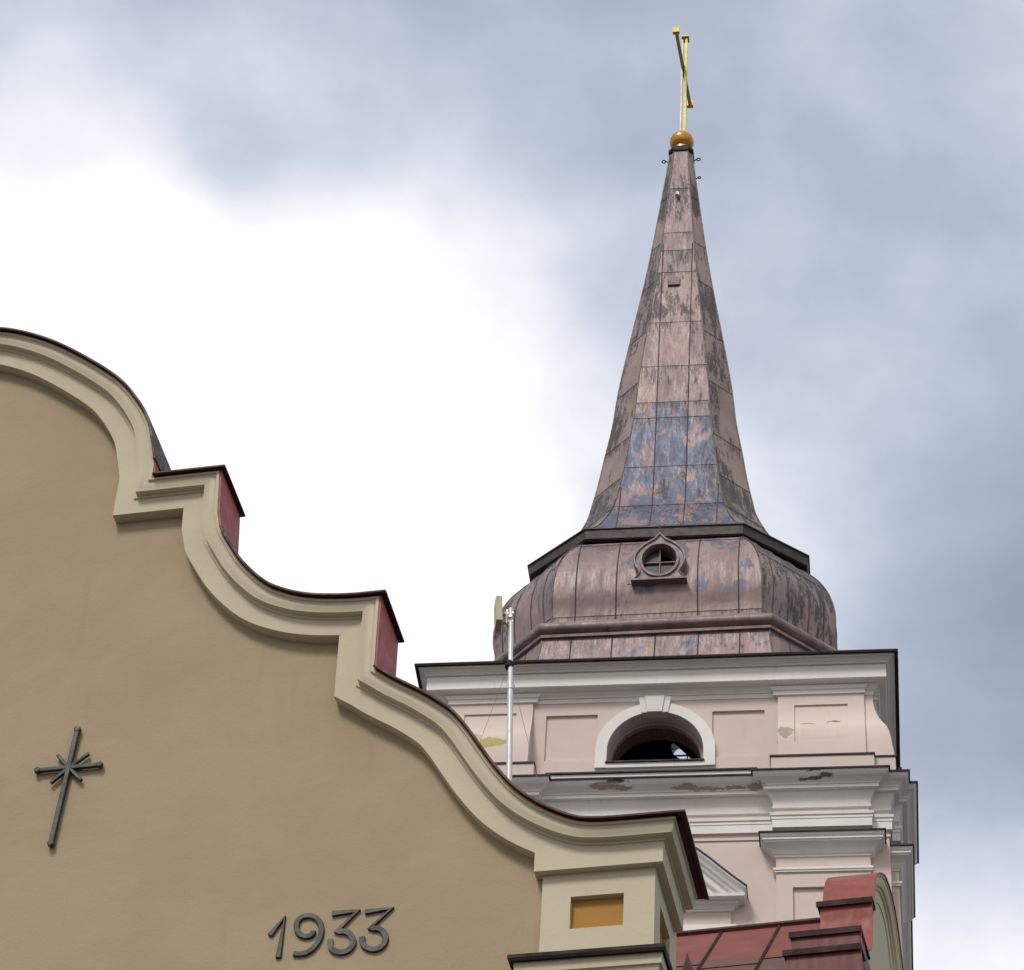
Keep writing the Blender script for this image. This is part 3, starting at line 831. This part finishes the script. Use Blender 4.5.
# wall
off = [p for p in offset_path(full, .06) if 2 * XC - .18 < p[0] < .18]
wp = [(off[0][0], 0.0)] + off + [(off[-1][0], 0.0)]

mb = MB(); mb.prism(wp, fnG, -.04, -.36)
wall = mb.build('gable_wall', TAN, gable)
# tin on the parapet: upright sheets and overhanging cap strips
mb = MB(); half_sweep(mb, right, [(-.013, .142), (.0, .142), (.0, -.37), (-.013, -.37)], None)
n0 = len(mb.v); f0 = len(mb.f)
mb.v += [(2 * XC - x, y, z) for x, y, z in mb.v[:n0]]; mb.f += [tuple(i + n0 for i in f) for f in mb.f[:f0]]; mb.mi += mb.mi[:f0]
mb.build('parapet_sheet', simple('bright_red_tin', (.36, .092, .085), .55, .2, 0, .1, 4), gable, 25)
CAPP = [(-.014, .15), (-.002, .184), (-.006, .19), (-.02, .19), (-.026, .16), (-.026, -.39), (-.014, -.39)]
mb = MB()
i1 = len(arch)
segs = [arch[:-3], [(-3.05, 16.525), (-2.485, 16.525)], cv[4:] + [(-1.135, 15.118)], sc_]
for k_, sg in enumerate(segs):
    t = MB(); sweep(t, sg, CAPP, fnG)
    if k_ in (1, 2):
        xe = sg[-1][0]
    base = len(mb.v); mb.v += t.v; mb.f += [tuple(i + base for i in f) for f in t.f]; mb.mi += t.mi
t = MB(); sweep(t, [sc_[-1], (XP + .15, 12.977)], CAPP, fnG, endx=XP + .03, extra=.80)
base = len(mb.v); mb.v += t.v; mb.f += [tuple(i + base for i in f) for f in t.f]; mb.mi += t.mi
mb.box(.3, XP + .18, -.1, .75, 12.98, 13.0)
n0 = len(mb.v); f0 = len(mb.f)
mb.v += [(2 * XC - x, y, z) for x, y, z in mb.v[:n0]]; mb.f += [tuple(i + n0 for i in f) for f in mb.f[:f0]]; mb.mi += mb.mi[:f0]
mb.build('tin_cap', MAROON, gable, 25)

# pedestal at the foot of the gable, with sunk orange panels
mb = MB(); mb.box(.065, .799, 0, .82, 11.9, 12.75)
pedst = mb.build('pedestal', CREAM, gable)
c1 = MB(); c1.box(.254, .5985, -.1, .055, 12.274, 12.520); c2 = MB(); c2.box(.745, .9, .205, .575, 12.27, 12.545)
carve(pedst, [c1, c2])
mb = MB(); mb.box(.250, .602, .046, .06, 12.27, 12.524); mb.build('panel', ORANGE, pedst)
mb = MB(); mb.box(.742, .754, .2, .58, 12.266, 12.55); mb.build('panel', ORANGE, pedst)
mb = MB()
lv = [(0.0, 11.5), (.0, 11.62), (.03, 11.63), (.035, 11.70), (.045, 11.71), (.055, 11.76), (.085, 11.82), (.105, 11.85), (.11, 11.88), (.125, 11.885), (.13, 11.96)]
mb.loft([[(.065 - o_, .9, z), (.065 - o_, -o_, z), (.735 + o_ * 1.1, -o_, z), (.735 + o_ * 1.1, .9, z)] for o_, z in lv])
mb.loft([[(.065, .9, z), (.065, 0, z), (.735, 0, z), (.735, .9, z)] for z in (0, 11.5)])
low = mb.build('lower_cornice', CREAM, gable, 25)
mb = MB()
mb.loft([[(.065 - o_, .9, z), (.065 - o_, -o_, z), (.735 + o_, -o_, z), (.735 + o_, .9, z)] for o_, z in ((.132, 11.962), (.158, 11.955), (.165, 11.975), (.165, 12.0), (.15, 12.006), (-.02, 12.075))])
mb.build('cornice_flashing', DARK_TIN, low)
# body and roof behind the gable
mb = MB(); mb.box(2 * XC - .72, .72, .362, 13, 0, 11.6)
mb.build('side_wall', TAN, gable)
mb = MB(); mb.loft([[(2 * XC - .95, y, 11.6), (XC, y, 15.3), (.95, y, 11.6)] for y in (.364, 13)]); mb.build('roof', RED, gable)
# small peaked tin flashing beside the pedestal
mb = MB(); mb.loft([[(.90, .30, 11.93), (.96, .30, 12.24), (1.06, .30, 11.93)], [(.90, .85, 11.93), (.96, .85, 12.24), (1.06, .85, 11.93)]]); mb.build('peaked_flashing', MAROON, gable)

# --------------------------------------------------- wall cross
wc = thing('wall_cross', 'dark iron cross with diagonal rays fixed to the tan gable wall', 'cross', GO, YG)
XW, ZW = -3.356, 13.952
YF = .04


def bar(mb, p0, p1, w, y0=.0, y1=.03):
    """flat bar on the wall between (x,z) points"""
    (xa, za), (xb, zb) = p0, p1; L = math.hypot(xb - xa, zb - za); nx, nz = -(zb - za) / L * w / 2, (xb - xa) / L * w / 2
    ring = [(xa + nx, za + nz), (xb + nx, zb + nz), (xb - nx, zb - nz), (xa - nx, za - nz)]
    mb.prism(ring, lambda a, b2, d: (a, d, b2), y0, y1)


def knob(mb, x, z, r, y0, y1):
    mb.prism([(x + r * math.cos(2 * PI * i / 12), z + r * math.sin(2 * PI * i / 12)) for i in range(12)], lambda a, b2, d: (a, d, b2), y0, y1)


mb = MB(); bar(mb, (XW - .022, 13.315), (XW + .012, 14.285), .037, -.004, .028)
for x, z in ((-.022, 13.305), (.012, 14.285)): knob(mb, XW + x, z, .025, -.008, .03)
mb.box(XW - .010, XW + .004, .02, .045, 13.6, 13.62); mb.box(XW - .008, XW + .008, .02, .045, 14.10, 14.12)
o = mb.build('upright', IRON, wc); bevel(o)
mb = MB(); bar(mb, (XW - .225, ZW), (XW + .225, ZW), .033, -.002, .026)
for x in (-.228, .228): knob(mb, XW + x, ZW, .0235, -.007, .028)
o = mb.build('crossbar', IRON, wc); bevel(o)
for dx, dz in ((.132, .112), (-.112, -.122), (-.10, .122), (.112, -.122)):
    mb = MB(); bar(mb, (XW, ZW), (XW + dx, ZW + dz), .024, .0, .024); o = mb.build('ray', IRON, wc); bevel(o, .004)

# --------------------------------------------------- year numerals


def g_plane(x, y, Y):
    """photo position -> point on the wall plane (used once to read the numerals' drawing off the wall)"""
    d = fw + rt * ((x - 512) / F_PX) - up * ((y - 485) / F_PX)
    R_ = Matrix.Rotation(-YG, 3, 'Z'); d = R_ @ d; c = R_ @ (CAM - Vector(GO))
    t = (Y - c.y) / d.y; p = c + d * t
    return (p.x, p.z)


def ribbon(mb, pts, w, y0, y1):
    Lf = offset_path(pts, w / 2, .93); Rt_ = offset_path(pts, -w / 2, .93)
    mb.loft([[(a[0], y0, a[1]), (b2[0], y0, b2[1]), (b2[0], y1, b2[1]), (a[0], y1, a[1])] for a, b2 in zip(Lf, Rt_)])


def px(L): return [g_plane(240 + a / 5.689, 880 + b2 / 5.689, .0) for a, b2 in L]


one = px([(162, 302), (248, 200), (211, 430)])
nine = catmull(px([(411, 275), (404, 296), (375, 308), (342, 300), (320, 275), (316, 240), (330, 210), (362, 192), (400, 191), (434, 208), (454, 242), (456, 288), (440, 335), (410, 375), (372, 400), (332, 408), (298, 404)]), 4)


def three(a, dx=0, dy=0):
    top = px(a[:3]); curve = catmull(px(a[3:]), 4)
    return top + curve


t1 = three([(518, 178), (664, 163), (545, 278), (560, 280), (592, 280), (620, 294), (638, 325), (634, 357), (608, 387), (570, 398), (532, 390), (510, 364), (507, 325)])
t2 = three([(705, 168), (856, 149), (735, 260), (752, 263), (780, 263), (806, 278), (822, 308), (817, 342), (793, 370), (755, 382), (716, 372), (692, 345), (689, 308)])
for nm, pts, lab in (('numeral', one, 'dark metal numeral 1 at the start of the year 1933'),
                     ('numeral', nine, 'dark metal numeral 9, second figure of the year 1933'),
                     ('numeral', t1, 'dark metal numeral 3 standing between the 9 and the last 3'),
                     ('numeral', t2, 'dark metal numeral 3 at the right end of the year 1933')):
    mb = MB(); ribbon(mb, pts, .038, .020, .042)
    o = mb.build(nm, IRON); o.location = GO; o.rotation_euler = (0, 0, YG)
    bevel(o, .007, 2, 50)
    tag(o, lab, 'numeral', 'metal numerals of the year on the gable wall')

# --------------------------------------------------- aerial mast
mast = thing('antenna_mast', 'thin galvanised aerial mast with a small pale green antenna box behind the gable', 'antenna mast', GO, YG)
mb = MB(); mb.tube([(-.84, 3.0, 13.0), (-.948, 3, 15.82), (-.99, 3.0, 16.85)], .024, 10)
pole = mb.build('pole', GALV, mast, 50)
mb = MB(); mb.tube([(-.988, 3, 16.80), (-1.027, 3.0, 17.645)], .020, 10); mb.sphere((-1.027, 3, 17.645), .02, 8, 6); mb.tube([(-.987, 3, 16.78), (-.990, 3, 16.86)], .029, 10)
mb.build('upper_pole', GALV, pole, 50)
mb = MB(); mb.tube([(-1.0105, 3, 17.02), (-1.0125, 3, 17.07)], .036, 12)
for a in (0, 120, 240): mb.tube([(-1.011, 3, 17.045), (-1.011 + .07 * math.cos(math.radians(a)), 3 + .07 * math.sin(math.radians(a)), 17.045)], .007, 5)
mb.build('guy_ring', DARK_TIN, mast)
mb = MB(); a_ = Vector((-1.12, 2.95, 17.565))
mb.box(-.026, .026, -.085, .085, -.13, .13); mb.box(-.027, -.0222, -.068, .068, -.118, .118)
for z in (-.10, -.035, .035, .10): mb.box(-.020, .020, -.078, .078, z - .005, z + .005)
ab = mb.build('antenna_box', BOX_M, mast); ab.location = a_; ab.rotation_euler = (.0, math.radians(-4), math.radians(18)); bevel(ab, .008)
mb = MB(); mb.box(-1.10, -1.0, 2.985, 3.015, 17.59, 17.612); mb.box(-1.10, -1.0, 2.985, 3.015, 17.50, 17.52); mb.box(-1.06, -1.045, 2.975, 3.025, 17.48, 17.63); mb.tube([(-1.022, 2.965, 17.55), (-1.022, 3.035, 17.55)], .016, 6)
mb.build('bracket', GALV, mast)
for e in ((-2.1, 3.6, 13.9), (-1.15, 4.2, 13.2), (.15, 3.2, 12.2)):
    mb = MB(); mb.tube([(-1.011, 3, 17.045), e], .0022, 4); mb.build('guy_wire', WIRE, mast)

# ================================================================== side wing seen end-on
WO = (3.551, 22.204, 0)
wing = thing('church_wing', 'low church wing with weathered red sheet roof and stepped cream gable below the tower', 'church wing', WO, YW)
YC = 1.28
near = [(-2.4, 14.6), (-1.6, 15.0), (-.95, 15.2), (-.83, 15.35), (-.83, 16.29), (-.78, 16.30), (-.78, 16.51)] + catmull([(-.55, 16.515), (-.35, 16.58), (-.15, 16.75), (-.03, 17.0), (.01, 17.2)], 3) + [(.01, 17.36), (.16, 17.36)] + \
    catmull([(.17, 17.50), (.26, 17.72), (.42, 17.93), (.62, 18.10), (.84, 18.25), (1.1, 18.40), (YC + .1, 18.475)], 4)
far = catmull([(1.55, 18.48), (1.73, 18.44), (1.88, 18.35), (2.02, 18.21), (2.14, 18.03), (2.28, 17.7), (2.36, 17.45)], 3) + [(2 * YC - .16, 17.36), (2 * YC - .01, 17.36)] + [(2 * YC - a, b_) for a, b_ in reversed(near) if b_ < 17.3]
wpath = near + far
fnW = lambda a, b_, v: (v, a, b_)
mb = MB()
off = offset_path(wpath, .01)
mb.prism([(off[0][0], 0.0)] + off + [(off[-1][0], 0.0)], fnW, -.46, -.1)
wgw = mb.build('gable_wall', CREAM, wing)
mb = MB()
sweep(mb, wpath, [(0, -.012), (.02, -.012), (.03, -.028), (.06, -.024), (.09, -.032), (.11, -.045), (.115, -.065), (.14, -.07), (.142, -.085), (.26, -.09), (.262, -.12), (0, -.12)], fnW)
mb.build('coping_moulding', CREAM, wgw, 28)
mb = MB()
sweep(mb, wpath, [(-.012, -.0), (.004, -.0), (.002, -.03), (.002, -.48), (-.012, -.48)], fnW)
mb.build('parapet_sheet', RED, wgw, 25)
RISER = streaky('riser_tin', (.16, .045, .042), (.105, .03, .03))
CAP_T = simple('step_cap_tin', (.03, .012, .012), .6, .15, 0, .3)
for x0, x1, y0, y1, z in ((-.512, .010, -.02, .17, 17.385), (-.64, .004, -.81, -.3, 16.53), (-.69, .004, -.86, -.6, 16.312)):
    mb = MB(); L_, pr = len, [(y1, z - .012), (y0, z - .012), (y0 - .004, z - .055), (y0 - .014, z - .055), (y0 - .014, z + .004), (y1, z + .01)]
    mb.prism(pr, lambda a, b_, d: (d, a, b_), x0, x1)
    mb.build('step_cap', CAP_T, wgw)
mb = MB()
mb.box(-.62, -.012, -.80, -.2, 15.0, 16.5); mb.box(-.665, -.012, -.845, -.3, 14.5, 16.29)
mb.build('step_riser', RISER, wgw)
# roof
RZ, RY, SL = 18.195, 1.45, 1.04
mb = MB()


def rp(x, y): return (x, y, RZ - abs(y - RY) * SL)


mb.loft([[rp(x, -3.2), rp(x, RY), rp(x, 2 * RY + 3.2), (x, 2 * RY + 3.2, RZ - 5.2), (x, -3.2, RZ - 5.2)] for x in (-9, -.44)])
roof = mb.build('roof', RED_DIRTY, wing)
mb = MB()
for i in range(15):
    x = -.53 - .574 * i
    for sg in (1, -1):
        pts = [rp(x, RY - sg * .03), rp(x, RY - sg * 4.6)]
        mb.tube([(p[0], p[1], p[2] + .012) for p in pts], .017, 4)
    for zz_ in (0, 1, 2):
        yy = RY - 1.02 - .95 * zz_ - (.13 if i % 2 else 0)
        p, q_ = rp(x - .574, yy), rp(x, yy)
        mb.tube([(p[0], p[1], p[2] + .002), (q_[0], q_[1], q_[2] + .002)], .009, 4)
mb.build('roof_seam', simple('roof_seam_tin', (.035, .013, .012), .6, .12, 0, .3), roof)
mb = MB(); mb.tube([(-9, RY, RZ + .01), (-.46, RY, RZ + .01)], .04, 6); mb.build('ridge_cap', MAROON, roof)
mb = MB(); mb.box(-9, -.45, -2.9, 2 * RY + 2.9, 0, 13.0); mb.build('side_wall', TAN, wing)
